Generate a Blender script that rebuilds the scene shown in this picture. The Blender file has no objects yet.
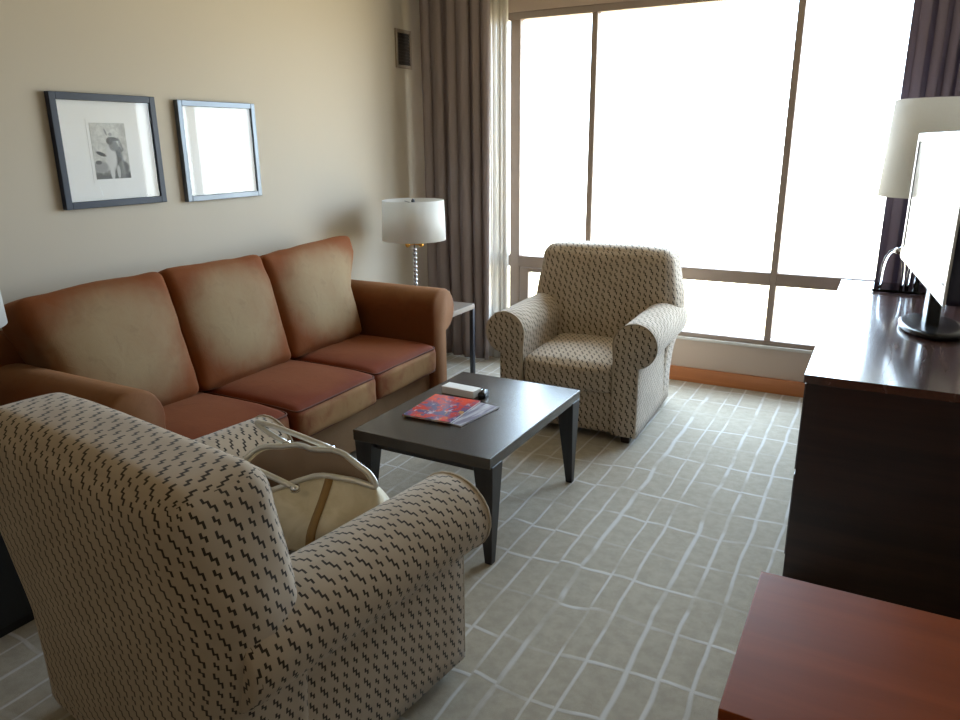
import bpy, bmesh, math, random
from mathutils import Vector, Matrix, noise
random.seed(7)
S = bpy.context.scene
COL = S.collection
R = math.radians

# ------------------------------------------------------------ camera
cam_d = bpy.data.cameras.new('camera'); cam = bpy.data.objects.new('camera', cam_d); COL.objects.link(cam)
YAW, PITCH, ROLL, FPX = 0.499885, 0.287229, -0.008859, 734.9
fw = Vector((-math.sin(YAW)*math.cos(PITCH), math.cos(YAW)*math.cos(PITCH), -math.sin(PITCH)))
rt = Vector((math.cos(YAW), math.sin(YAW), 0)); up = rt.cross(fw)
c_, s_ = math.cos(ROLL), math.sin(ROLL)
r2 = c_*rt + s_*up; u2 = -s_*rt + c_*up
m = Matrix((r2, u2, -fw)).transposed().to_4x4(); m.translation = Vector((0, 0, 1.55))
cam.matrix_world = m
cam_d.sensor_width = 36; cam_d.lens = FPX/960*36; cam_d.clip_start = .02
S.camera = cam

# ------------------------------------------------------------ world, light, exposure
w = bpy.data.worlds.new('world'); S.world = w; w.use_nodes = True
nt = w.node_tree; nt.nodes.clear()
o = nt.nodes.new('ShaderNodeOutputWorld'); bg = nt.nodes.new('ShaderNodeBackground')
tc = nt.nodes.new('ShaderNodeTexCoord'); sx = nt.nodes.new('ShaderNodeSeparateXYZ'); cr = nt.nodes.new('ShaderNodeValToRGB')
mr = nt.nodes.new('ShaderNodeMapRange'); mr.inputs[1].default_value = -1; mr.inputs[2].default_value = 1
nt.links.new(tc.outputs['Generated'], sx.inputs[0]); nt.links.new(sx.outputs[2], mr.inputs[0]); nt.links.new(mr.outputs[0], cr.inputs[0])
e = cr.color_ramp.elements
e[0].position = .38; e[0].color = (.54, .46, .30, 1)
e[1].position = .56; e[1].color = (.64, .80, 1.0, 1)
x = cr.color_ramp.elements.new(.49); x.color = (.78, .82, .84, 1)
nt.links.new(cr.outputs[0], bg.inputs[0]); nt.links.new(bg.outputs[0], o.inputs[0])
bg.inputs[1].default_value = 16.0

def area(name, loc, rot, size, power, color, portal=False):
    d = bpy.data.lights.new(name, 'AREA'); d.shape = 'RECTANGLE'; d.size, d.size_y = size; d.energy = power; d.color = color
    if portal: d.cycles.is_portal = True
    ob = bpy.data.objects.new(name, d); COL.objects.link(ob); ob.location = loc; ob.rotation_euler = rot
    return ob
area('window_portal', (-1.25, 4.95, 1.34), (R(-90), 0, 0), (3.5, 2.15), 1, (1, 1, 1), True)
area('added_fill_light', (-1.3, -0.6, 2.64), (0, 0, 0), (.5, .5), 5, (1, .74, .42))  # warm fill light added out of view to set the interior level

v = S.view_settings
v.view_transform = 'Standard'; v.look = 'None'; v.gamma = 1; v.use_curve_mapping = False
v.exposure = 0.0

# ------------------------------------------------------------ material helpers
class NT:
    def __init__(s, name):
        s.m = bpy.data.materials.new(name); s.m.use_nodes = True; s.t = s.m.node_tree; s.t.nodes.clear()
        s.out = s.n('ShaderNodeOutputMaterial'); s.b = s.n('ShaderNodeBsdfPrincipled'); s.l(s.b.outputs[0], s.out.inputs[0])
    def n(s, k, **kw):
        x = s.t.nodes.new(k)
        for a, b in kw.items(): setattr(x, a, b)
        return x
    def l(s, a, b): s.t.links.new(a, b)
    def val(s, i, x):
        if isinstance(x, (int, float, tuple)): i.default_value = x
        else: s.l(x, i)
    def math(s, op, a, b=0.0, c=0.0):
        x = s.n('ShaderNodeMath', operation=op)
        s.val(x.inputs[0], a); s.val(x.inputs[1], b)
        if op in ('MULTIPLY_ADD', 'WRAP', 'COMPARE', 'SMOOTH_MIN'): s.val(x.inputs[2], c)
        return x.outputs[0]
    def mix(s, f, a, b):
        x = s.n('ShaderNodeMix', data_type='RGBA'); s.val(x.inputs[0], f); s.val(x.inputs[6], a); s.val(x.inputs[7], b); return x.outputs[2]
    def step(s, x, a, b):
        y = s.n('ShaderNodeMapRange', interpolation_type='SMOOTHSTEP'); s.val(y.inputs[0], x); s.val(y.inputs[1], a); s.val(y.inputs[2], b); return y.outputs[0]
    def xyz(s, vec):
        x = s.n('ShaderNodeSeparateXYZ'); s.l(vec, x.inputs[0]); return x.outputs
    def noise(s, vec, scale, detail=2, rough=.5, dist=0, dim='3D'):
        x = s.n('ShaderNodeTexNoise', noise_dimensions=dim)
        if dim == '1D': s.val(x.inputs['W'], vec)
        else: s.l(vec, x.inputs['Vector'])
        x.inputs['Scale'].default_value = scale; x.inputs['Detail'].default_value = detail; x.inputs['Roughness'].default_value = rough
        x.inputs['Distortion'].default_value = dist
        return x.outputs[0]
    def co(s, k='Object'): return s.n('ShaderNodeTexCoord').outputs[k]
    def mapping(s, vec, scale=(1, 1, 1), loc=(0, 0, 0), rot=(0, 0, 0)):
        x = s.n('ShaderNodeMapping'); s.l(vec, x.inputs[0]); x.inputs[1].default_value = loc; x.inputs[2].default_value = rot; x.inputs[3].default_value = scale; return x.outputs[0]
    def bump(s, h, strength=.3, dist=.01):
        x = s.n('ShaderNodeBump'); x.inputs['Strength'].default_value = strength; x.inputs['Distance'].default_value = dist
        s.l(h, x.inputs['Height']); s.l(x.outputs[0], s.b.inputs['Normal'])
    def set(s, **kw):
        for a, b in kw.items(): s.val(s.b.inputs[a.replace('_', ' ')], b)
        return s.m

def plain(name, col, rough=.5, metal=0.0, bump=0, bscale=200, var=.06, **kw):
    a = NT(name); co = a.co(); nz = a.noise(co, 6, 3)
    f = a.step(nz, .3, .7)
    dark = tuple(c*(1-var) for c in col)+(1,); lite = tuple(min(1, c*(1+var)) for c in col)+(1,)
    a.l(a.mix(f, dark, lite), a.b.inputs['Base Color'])
    a.set(Roughness=rough, Metallic=metal)
    for k, x in kw.items(): a.val(a.b.inputs[k.replace('_', ' ')], x)
    if bump: a.bump(a.noise(co, bscale, 2), bump, .002)
    return a.m

def wood(name, c1, c2, rough, axis='Y', scale=1.0, coat=0.0, spec=.5, bump=0.0, con=1.0):
    a = NT(name); co = a.co()
    sc = {'X': (2*scale, 30*scale, 30*scale), 'Y': (30*scale, 2*scale, 30*scale), 'Z': (30*scale, 30*scale, 2*scale)}[axis]
    g = a.noise(a.mapping(co, sc), 1.0, 5, .6, .6); g2 = a.noise(a.mapping(co, tuple(k*.12 for k in sc)), 1.0, 2)
    f = a.math('ADD', a.math('MULTIPLY', g, .65), a.math('MULTIPLY', g2, .35))
    a.l(a.mix(a.step(f, .35, .65), c1+(1,), c2+(1,)), a.b.inputs['Base Color'])
    a.l(a.math('MULTIPLY_ADD', g, .12, rough-.06), a.b.inputs['Roughness'])
    a.set(Coat_Weight=coat, Coat_Roughness=.12, Specular_IOR_Level=spec)
    if bump: a.bump(g, bump, .001)
    return a.m

M = {}
# walls: light beige paint
def paint(name, col):
    a = NT(name); co = a.co()
    f = a.noise(co, 1.2, 3); a.l(a.mix(f, tuple(c*.97 for c in col)+(1,), tuple(c*1.03 for c in col)+(1,)), a.b.inputs['Base Color'])
    a.bump(a.noise(co, 260, 2), .12, .001); a.set(Roughness=.75, Specular_IOR_Level=.25); return a.m
M['wall'] = paint('wall_paint_beige', (.58, .52, .43))
M['wall2'] = paint('wall_paint_taupe', (.50, .40, .33))
M['wall_dark'] = paint('unseen_wall_dark', (.16, .12, .09))  # dark tone chosen to keep the interior light low
M['ceil'] = paint('ceiling_paint', (.58, .54, .48))

# carpet: beige with pale irregular hand drawn grid
def carpet():
    a = NT('carpet_grid'); co = a.co(); X = a.xyz(co)
    wob = a.noise(co, 2.6, 2); wob2 = a.noise(a.mapping(co, (1, 1, 1), (7, 3, 0)), 2.2, 2)
    u = a.math('ADD', X[0], a.math('MULTIPLY', a.math('SUBTRACT', wob, .5), .035))
    u = a.math('ADD', u, a.math('MULTIPLY', a.math('SUBTRACT', a.noise(X[0], 5.5, 1, dim='1D'), .5), .12))
    vv = a.math('ADD', X[1], a.math('MULTIPLY', a.math('SUBTRACT', wob2, .5), .13))
    pu = a.math('DIVIDE', u, .104); col = a.math('FLOOR', pu); fu = a.math('ABSOLUTE', a.math('SUBTRACT', a.math('FRACT', pu), .5))
    wn = a.n('ShaderNodeTexWhiteNoise', noise_dimensions='1D'); a.l(col, wn.inputs['W'])
    grp = a.math('FLOOR', a.math('DIVIDE', col, 3.0)); wn2 = a.n('ShaderNodeTexWhiteNoise', noise_dimensions='1D'); a.l(grp, wn2.inputs['W'])
    pv = a.math('ADD', a.math('DIVIDE', vv, .235), a.math('ADD', a.math('MULTIPLY', wn.outputs[0], .10), a.math('MULTIPLY', wn2.outputs[0], .45)))
    row = a.math('FLOOR', pv); fv = a.math('ABSOLUTE', a.math('SUBTRACT', a.math('FRACT', pv), .5))
    l1 = a.step(fu, .41, .475); l2 = a.step(fv, .455, .487)
    # lines fade out here and there
    fade = a.step(a.noise(a.mapping(co, (1, 1, 1), (11, 0, 0)), 3.2, 2), .38, .5); fade2 = a.step(a.noise(a.mapping(co, (1, 1, 1), (0, 17, 0)), 3.6, 2), .44, .56)
    ln = a.math('MAXIMUM', a.math('MULTIPLY', l1, a.math('MULTIPLY_ADD', fade, .8, .2)), a.math('MULTIPLY', l2, a.math('MULTIPLY_ADD', fade2, .8, .2)))
    fib = a.noise(co, 420, 3); blot = a.noise(co, 22, 4, .65)
    base = a.mix(a.step(blot, .3, .7), (.315, .278, .215, 1), (.405, .365, .29, 1))
    base = a.mix(a.math('MULTIPLY', a.step(fib, .35, .65), .35), base, (.50, .45, .37, 1))
    a.l(a.mix(a.math('MULTIPLY', ln, .62), base, (.68, .69, .71, 1)), a.b.inputs['Base Color'])
    a.set(Roughness=.95, Specular_IOR_Level=.2, Sheen_Weight=.35, Sheen_Roughness=.5)
    a.bump(a.math('ADD', a.math('MULTIPLY', fib, .6), a.math('MULTIPLY', ln, .5)), .6, .004)
    return a.m
M['carpet'] = carpet()

# armchair fabric: cream weave with dark stair shaped zigzags, on UV in metres
def zigzag():
    a = NT('zigzag_upholstery'); uv = a.co('UV'); X = a.xyz(uv)
    PU, PV = .034, .078
    pu = a.math('DIVIDE', X[0], PU); col = a.math('FLOOR', pu); fa = a.math('FRACT', pu)
    fb = a.math('FRACT', a.math('ADD', a.math('DIVIDE', X[1], PV), a.math('MULTIPLY', col, .27)))
    def mark(lo, hi, n, J, W):
        t = a.math('DIVIDE', a.math('SUBTRACT', fb, lo), (hi-lo)/n)       # 0..n
        c = a.math('MULTIPLY_ADD', a.math('SUBTRACT', a.math('FLOOR', t), (n-1)/2), J, .5)
        on = a.math('LESS_THAN', a.math('ABSOLUTE', a.math('SUBTRACT', fa, c)), W)
        r_ = a.math('ROUND', t); cb = a.math('MULTIPLY_ADD', a.math('SUBTRACT', r_, n/2), J, .5)
        bar = a.math('MULTIPLY', a.math('LESS_THAN', a.math('ABSOLUTE', a.math('SUBTRACT', t, r_)), .16), a.math('LESS_THAN', a.math('ABSOLUTE', a.math('SUBTRACT', fa, cb)), J/2+W))
        inner = a.math('MULTIPLY', a.math('GREATER_THAN', t, .4), a.math('LESS_THAN', t, n-.4))
        ins = a.math('MULTIPLY', a.math('GREATER_THAN', fb, lo), a.math('LESS_THAN', fb, hi))
        return a.math('MULTIPLY', a.math('MAXIMUM', on, a.math('MULTIPLY', bar, inner)), ins)
    mk = a.math('MAXIMUM', mark(.03, .60, 3, .24, .082), mark(.69, .98, 2, .22, .085))
    wv = a.noise(a.mapping(uv, (900, 900, 1)), 1.0, 1)
    nz = a.noise(uv, 9, 3)
    cream = a.mix(a.step(nz, .3, .7), (.45, .365, .28, 1), (.52, .43, .335, 1))
    cream = a.mix(a.math('MULTIPLY', wv, .25), cream, (.55, .47, .38, 1))
    a.l(a.mix(a.math('MULTIPLY', mk, .96), cream, (.026, .020, .018, 1)), a.b.inputs['Base Color'])
    a.set(Roughness=.9, Specular_IOR_Level=.2, Sheen_Weight=.25, Sheen_Roughness=.4)
    a.bump(a.math('SUBTRACT', wv, a.math('MULTIPLY', mk, .6)), .25, .002)
    return a.m
M['zig'] = zigzag()

# sofa velvet
def velvet(name, c_edge, c_mid, lo, hi, mid_mix=.5, gen=True, axes=(1, 2), seed=0, front=False):
    """rust velvet turning paler towards the middle of the part (Generated box coordinates)"""
    a = NT(name); g = a.co('Generated'); X = a.xyz(g); co = a.co()
    n1 = a.noise(a.mapping(co, loc=(seed, seed, 0)), 3.2, 3, .55, .4); n2 = a.noise(a.mapping(co, loc=(0, seed, 3)), 14, 4, .6, .8); n3 = a.noise(co, 300, 2)
    d = None
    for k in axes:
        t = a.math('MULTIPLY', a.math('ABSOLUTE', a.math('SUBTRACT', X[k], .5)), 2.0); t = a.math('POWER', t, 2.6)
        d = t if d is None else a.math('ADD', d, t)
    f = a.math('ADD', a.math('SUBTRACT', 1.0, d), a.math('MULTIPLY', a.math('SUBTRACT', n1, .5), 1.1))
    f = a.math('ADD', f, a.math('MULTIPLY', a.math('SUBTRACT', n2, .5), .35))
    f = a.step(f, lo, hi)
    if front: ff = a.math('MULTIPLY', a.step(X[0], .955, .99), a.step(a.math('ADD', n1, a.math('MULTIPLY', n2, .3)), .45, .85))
    f = a.math('MULTIPLY', f, mid_mix)
    c = a.mix(f, c_edge+(1,), c_mid+(1,))  # blends to the paler colour away from the part's edges
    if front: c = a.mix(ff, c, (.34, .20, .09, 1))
    c = a.mix(a.math('MULTIPLY', a.step(n2, .5, .75), .22), c, tuple(k*.55 for k in c_edge)+(1,))
    a.l(c, a.b.inputs['Base Color'])
    a.set(Roughness=.8, Specular_IOR_Level=.2, Sheen_Weight=.2, Sheen_Roughness=.35)
    a.b.inputs['Sheen Tint'].default_value = (.95, .55, .30, 1)
    a.bump(a.math('ADD', a.math('MULTIPLY', n2, .7), a.math('MULTIPLY', n3, .15)), .3, .006)
    return a.m
RUST = (.215, .060, .024); TAN = (.40, .27, .135)
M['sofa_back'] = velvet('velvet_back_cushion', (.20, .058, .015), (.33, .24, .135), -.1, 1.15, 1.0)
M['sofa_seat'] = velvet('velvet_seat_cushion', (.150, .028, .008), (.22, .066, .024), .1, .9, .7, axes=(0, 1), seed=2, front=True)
M['sofa_body'] = velvet('velvet_body', (.165, .050, .014), (.24, .11, .045), .2, 1.0, .8, axes=(1,), seed=5)
M['sofa_base'] = velvet('velvet_base', (.17, .085, .042), (.26, .16, .085), .0, 1.0, .8, axes=(1,), seed=9)
M['sofa_piping'] = plain('velvet_piping', (.10, .028, .012), .8, var=.2)

M['table'] = plain('espresso_stained_wood', (.056, .046, .038), .27, var=.12, Specular_IOR_Level=.6)
M['table_leg'] = wood('espresso_leg_wood', (.016, .014, .015), (.028, .024, .024), .4, 'Z')
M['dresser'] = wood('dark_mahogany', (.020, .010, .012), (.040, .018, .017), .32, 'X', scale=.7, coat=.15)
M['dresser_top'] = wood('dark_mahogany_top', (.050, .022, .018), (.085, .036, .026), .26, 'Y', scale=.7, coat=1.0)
M['cherry'] = wood('cherry_wood', (.215, .043, .008), (.28, .060, .012), .42, 'X', scale=.35, spec=.14)
M['baseboard'] = wood('orange_maple_baseboard', (.42, .145, .045), (.52, .20, .07), .45, 'X', scale=.6)
M['frame'] = plain('slate_grey_picture_frame', (.018, .028, .055), .5, var=.1)
M['frame2'] = plain('pewter_picture_frame', (.13, .155, .185), .32, .35, var=.08)
M['mat'] = plain('white_mat_board', (.92, .93, .93), .8, var=.01)
M['winframe'] = plain('window_frame_taupe', (.30, .235, .20), .55, var=.04)
M['sill'] = plain('window_sill_stone', (.60, .58, .55), .25, var=.05)
M['metal_dark'] = plain('dark_steel', (.06, .065, .08), .4, .6)
M['chrome'] = plain('chrome', (.75, .76, .78), .12, 1.0, var=.02)
M['brass'] = plain('brass', (.75, .42, .09), .25, 1.0, var=.05)
M['crystal_ball'] = plain('silvered_glass_ball', (.55, .56, .60), .08, .85, var=.02)
M['side_top'] = plain('grey_side_table_top', (.24, .20, .17), .28, var=.08)
M['black'] = plain('black_painted_wood', (.008, .008, .009), .5)
M['black_plastic'] = plain('black_plastic', (.012, .012, .014), .25)
M['silver_plastic'] = plain('silver_plastic', (.62, .63, .66), .3, .3, var=.02)
M['tv_dark'] = plain('navy_black_plastic', (.02, .02, .045), .35)
M['white_box'] = plain('white_cardboard', (.80, .79, .77), .5, var=.02)
M['vent'] = plain('grey_vent_metal', (.06, .052, .05), .5, .2)
M['vent_frame'] = plain('painted_vent_frame', (.30, .245, .20), .6)
M['foot'] = plain('dark_wood_foot', (.03, .018, .014), .4)
M['screen'] = plain('glossy_tv_screen', (.012, .012, .02), .10, var=.02, Specular_IOR_Level=1.0, Coat_Weight=1.0, Coat_Roughness=.05)

def shade_mat():
    a = NT('white_lamp_shade_fabric'); co = a.co(); wv = a.noise(a.mapping(co, (300, 300, 300)), 1, 1)
    a.t.nodes.remove(a.b)
    d = a.n('ShaderNodeBsdfDiffuse'); t = a.n('ShaderNodeBsdfTranslucent'); mx = a.n('ShaderNodeMixShader')
    c = a.mix(wv, (.80, .79, .76, 1), (.90, .89, .86, 1)); a.l(c, d.inputs[0]); a.l(c, t.inputs[0]); mx.inputs[0].default_value = .45
    a.l(d.outputs[0], mx.inputs[1]); a.l(t.outputs[0], mx.inputs[2]); a.l(mx.outputs[0], a.out.inputs[0]); return a.m
M['shade'] = shade_mat()

def curtain_mat(name, c1, c2, tr, alpha=0.0):
    a = NT(name); co = a.co(); a.t.nodes.remove(a.b)
    st = a.noise(a.mapping(co, (60, 60, 3)), 1, 3); wv = a.noise(a.mapping(co, (500, 500, 500)), 1, 1)
    d = a.n('ShaderNodeBsdfDiffuse'); t = a.n('ShaderNodeBsdfTranslucent'); mx = a.n('ShaderNodeMixShader')
    c = a.mix(a.math('MULTIPLY_ADD', wv, .4, a.math('MULTIPLY', st, .6)), c1+(1,), c2+(1,)); a.l(c, d.inputs[0]); a.l(c, t.inputs[0]); mx.inputs[0].default_value = tr
    a.l(d.outputs[0], mx.inputs[1]); a.l(t.outputs[0], mx.inputs[2])
    o_ = mx.outputs[0]
    if alpha:
        tp = a.n('ShaderNodeBsdfTransparent'); m2 = a.n('ShaderNodeMixShader'); m2.inputs[0].default_value = alpha
        a.l(o_, m2.inputs[1]); a.l(tp.outputs[0], m2.inputs[2]); o_ = m2.outputs[0]
    a.l(o_, a.out.inputs[0]); return a.m
M['drape'] = curtain_mat('mauve_drape', (.26, .21, .205), (.38, .32, .31), .16)
M['drape_right'] = curtain_mat('plum_drape', (.20, .17, .23), (.28, .24, .32), .14)
M['sheer'] = curtain_mat('sheer_curtain', (.70, .67, .63), (.82, .80, .77), .6, .22)

def glass_pane():
    a = NT('window_glass'); a.t.nodes.remove(a.b)
    t = a.n('ShaderNodeBsdfTransparent'); g = a.n('ShaderNodeBsdfGlossy'); g.inputs['Roughness'].default_value = .02
    t.inputs[0].default_value = (.96, .98, .97, 1)
    fr = a.n('ShaderNodeFresnel'); fr.inputs[0].default_value = 1.45
    mx = a.n('ShaderNodeMixShader'); geo = a.n('ShaderNodeNewGeometry'); a.l(a.math('MULTIPLY', fr.outputs[0], a.math('SUBTRACT', 1.0, geo.outputs['Backfacing'])), mx.inputs[0]); a.l(t.outputs[0], mx.inputs[1]); a.l(g.outputs[0], mx.inputs[2]); a.l(mx.outputs[0], a.out.inputs[0]); return a.m
M['glass'] = glass_pane()
a = NT('clear_acrylic'); a.set(Base_Color=(.95, .97, 1, 1), Roughness=.05, IOR=1.45, Transmission_Weight=1.0); M['acrylic'] = a.m

def pic_glass():
    a = NT('picture_glazing'); a.t.nodes.remove(a.b)
    t = a.n('ShaderNodeBsdfTransparent'); g = a.n('ShaderNodeBsdfGlossy'); g.inputs['Roughness'].default_value = .03
    fr = a.n('ShaderNodeFresnel'); fr.inputs[0].default_value = 1.5
    mx = a.n('ShaderNodeMixShader'); geo = a.n('ShaderNodeNewGeometry'); a.l(a.math('MULTIPLY', fr.outputs[0], a.math('SUBTRACT', 1.0, geo.outputs['Backfacing'])), mx.inputs[0]); a.l(t.outputs[0], mx.inputs[1]); a.l(g.outputs[0], mx.inputs[2]); a.l(mx.outputs[0], a.out.inputs[0]); return a.m
M['picglass'] = pic_glass()

# ------------------------------------------------------------ mesh helpers
def finish(name, bm, mat, parent=None, smooth=True, uv=None, loc=(0, 0, 0), rotz=0, keep_uv=False):
    bmesh.ops.recalc_face_normals(bm, faces=bm.faces[:])
    if uv:
        L = bm.loops.layers.uv.verify()
        kl = bm.faces.layers.int.get('keep')
        for f in bm.faces:
            if keep_uv and kl and f[kl]: continue
            n = f.normal; k = max(range(3), key=lambda i: abs(n[i]))
            i, j = ((1, 2), (0, 2), (0, 1))[k]
            for lp in f.loops: lp[L].uv = (lp.vert.co[i]+k*.37, lp.vert.co[j])
    me = bpy.data.meshes.new(name); bm.to_mesh(me); bm.free()
    if smooth:
        for p in me.polygons: p.use_smooth = True
    ob = bpy.data.objects.new(name, me); COL.objects.link(ob)
    for mm in (mat if isinstance(mat, (list, tuple)) else [mat]): me.materials.append(mm)
    ob.location = loc; ob.rotation_euler = (0, 0, rotz)
    if parent: ob.parent = parent
    return ob
def tag(ob, label, cat, group=None):
    ob['label'] = label; ob['category'] = cat
    if group: ob['group'] = group
    return ob
def thing(name, label, cat, loc=(0, 0, 0), rotz=0, group=None):
    o = bpy.data.objects.new(name, None); COL.objects.link(o); o.location = loc; o.rotation_euler = (0, 0, rotz); o.empty_display_size = .1
    return tag(o, label, cat, group)
def struct(ob): ob['kind'] = 'structure'; return ob

def add_box(bm, lo, hi, bev=0, seg=2, mat=0):
    r = bmesh.ops.create_cube(bm, size=1)
    vs = r['verts']; c = [(a+b)/2 for a, b in zip(lo, hi)]; s = [abs(b-a) for a, b in zip(lo, hi)]
    for v_ in vs: v_.co = Vector((c[i]+v_.co[i]*s[i] for i in range(3)))
    fs = {f for v_ in vs for f in v_.link_faces}
    for f in fs: f.material_index = mat
    if bev:
        es = list({e_ for v_ in vs for e_ in v_.link_edges})
        bmesh.ops.bevel(bm, geom=es, offset=bev, segments=seg, affect='EDGES', profile=.5)
    return bm
def box(name, lo, hi, mat, parent=None, bev=.004, seg=2, smooth=False, **k):
    bm = bmesh.new(); add_box(bm, lo, hi, bev, seg); return finish(name, bm, mat, parent, smooth, **k)
def add_tube(bm, pts, r, n=10, closed=False, cap=True):
    pts = [Vector(p) for p in pts]; N = len(pts); rings = []
    prev = None
    for i, p in enumerate(pts):
        if closed: t = (pts[(i+1) % N]-pts[i-1]).normalized()
        else: t = (pts[min(i+1, N-1)]-pts[max(i-1, 0)]).normalized()
        if prev is None:
            a_ = Vector((0, 0, 1)) if abs(t.z) < .9 else Vector((1, 0, 0)); u = t.cross(a_).normalized()
        else: u = (prev - t*prev.dot(t)).normalized()
        prev = u; w_ = t.cross(u); rr = r[i] if isinstance(r, (list, tuple)) else r
        rings.append([bm.verts.new(p+rr*(math.cos(2*math.pi*k/n)*u+math.sin(2*math.pi*k/n)*w_)) for k in range(n)])
    for i in range(N if closed else N-1):
        A, B = rings[i], rings[(i+1) % N]
        for k in range(n): bm.faces.new((A[k], A[(k+1) % n], B[(k+1) % n], B[k]))
    if cap and not closed: bm.faces.new(rings[0]); bm.faces.new(rings[-1])
    return bm
def add_lathe(bm, prof, n=32, cx=0, cy=0, caps=True):
    rings = []
    for r_, z in prof: rings.append([bm.verts.new((cx+r_*math.cos(2*math.pi*k/n), cy+r_*math.sin(2*math.pi*k/n), z)) for k in range(n)])
    for A, B in zip(rings, rings[1:]):
        for k in range(n): bm.faces.new((A[k], A[(k+1) % n], B[(k+1) % n], B[k]))
    if caps: bm.faces.new(rings[0]); bm.faces.new(rings[-1])
    return bm

def cushion_bm(size, r=.04, bulge=(0, 0, 0), N=18, wr=0.0, seed=0, deform=None, edge_dip=0):
    """rounded box centred on the origin whose faces swell by bulge[axis]"""
    bm = bmesh.new(); h = [s/2 for s in size]; vm = {}
    UV = bm.loops.layers.uv.verify(); kl = bm.faces.layers.int.new('keep')
    def uvof(ax, sg, p):
        x, y, z = p[0]*h[0], p[1]*h[1], p[2]*h[2]
        if ax == 0: return (-h[0]-(y+h[1]) if sg > 0 else h[0]+(y+h[1]), z)
        if ax == 2: return (-x, h[2]+(y+h[1])) if sg > 0 else (-x, -h[2]-(y+h[1]))
        return (-x, z) if sg < 0 else (-x, 3*h[2]+2*h[1]-z)
    def vert(p):
        key = tuple(round(c, 5) for c in p)
        if key in vm: return vm[key]
        q = Vector((p[0]*h[0], p[1]*h[1], p[2]*h[2]))
        inn = Vector((max(-h[i]+r, min(h[i]-r, q[i])) for i in range(3)))
        d = q-inn
        if d.length > 1e-9: q = inn+d.normalized()*min(d.length, r) if d.length > r else q
        for i in range(3):
            j, k = [x_ for x_ in range(3) if x_ != i]
            f = (1-abs(p[j])**3)*(1-abs(p[k])**3)*(1 if abs(p[i]) > .999 else abs(p[i])**3)
            q[i] += bulge[i]*f*(1 if p[i] > 0 else -1)
        if wr:
            nv = noise.noise(Vector((q.x*4+seed, q.y*4, q.z*4)))+.5*noise.noise(Vector((q.x*11, q.y*11+seed, q.z*11)))
            q += q.normalized()*nv*wr
        if deform: q = deform(q, p)
        vm[key] = bm.verts.new(q); return vm[key]
    # denser near the edges
    tt = [-1+2*i/N for i in range(N+1)]; tt = [math.copysign(abs(t)**.62, t) if t else 0.0 for t in tt]
    for ax in range(3):
        j, k = [x_ for x_ in range(3) if x_ != ax]
        for sg in (-1, 1):
            for a_ in range(N):
                for b_ in range(N):
                    q = []
                    for (da, db) in ((0, 0), (1, 0), (1, 1), (0, 1)):
                        p = [0, 0, 0]; p[ax] = sg; p[j] = tt[a_+da]; p[k] = tt[b_+db]; q.append((vert(p), uvof(ax, sg, p)))
                    if len({x_[0] for x_ in q}) == 4:
                        f = bm.faces.new([x_[0] for x_ in q]); f[kl] = 1
                        for lp, x_ in zip(f.loops, q): lp[UV].uv = x_[1]
    return bm
def rrect_loop(hx, hy, r, n=6, fn=None):
    pts = []
    for cx, cy, a0 in ((hx-r, hy-r, 0), (-hx+r, hy-r, 90), (-hx+r, -hy+r, 180), (hx-r, -hy+r, 270)):
        for i in range(n+1):
            a_ = R(a0+90*i/n); pts.append((cx+r*math.cos(a_), cy+r*math.sin(a_)))
    out = []
    for i in range(len(pts)):
        a_, b_ = pts[i], pts[(i+1) % len(pts)]
        out.append(a_)
        d = math.dist(a_, b_)
        for k in range(1, int(d/.05)+1): t = k/(int(d/.05)+1); out.append((a_[0]+(b_[0]-a_[0])*t, a_[1]+(b_[1]-a_[1])*t))
    return [fn(*p) for p in out]

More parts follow.
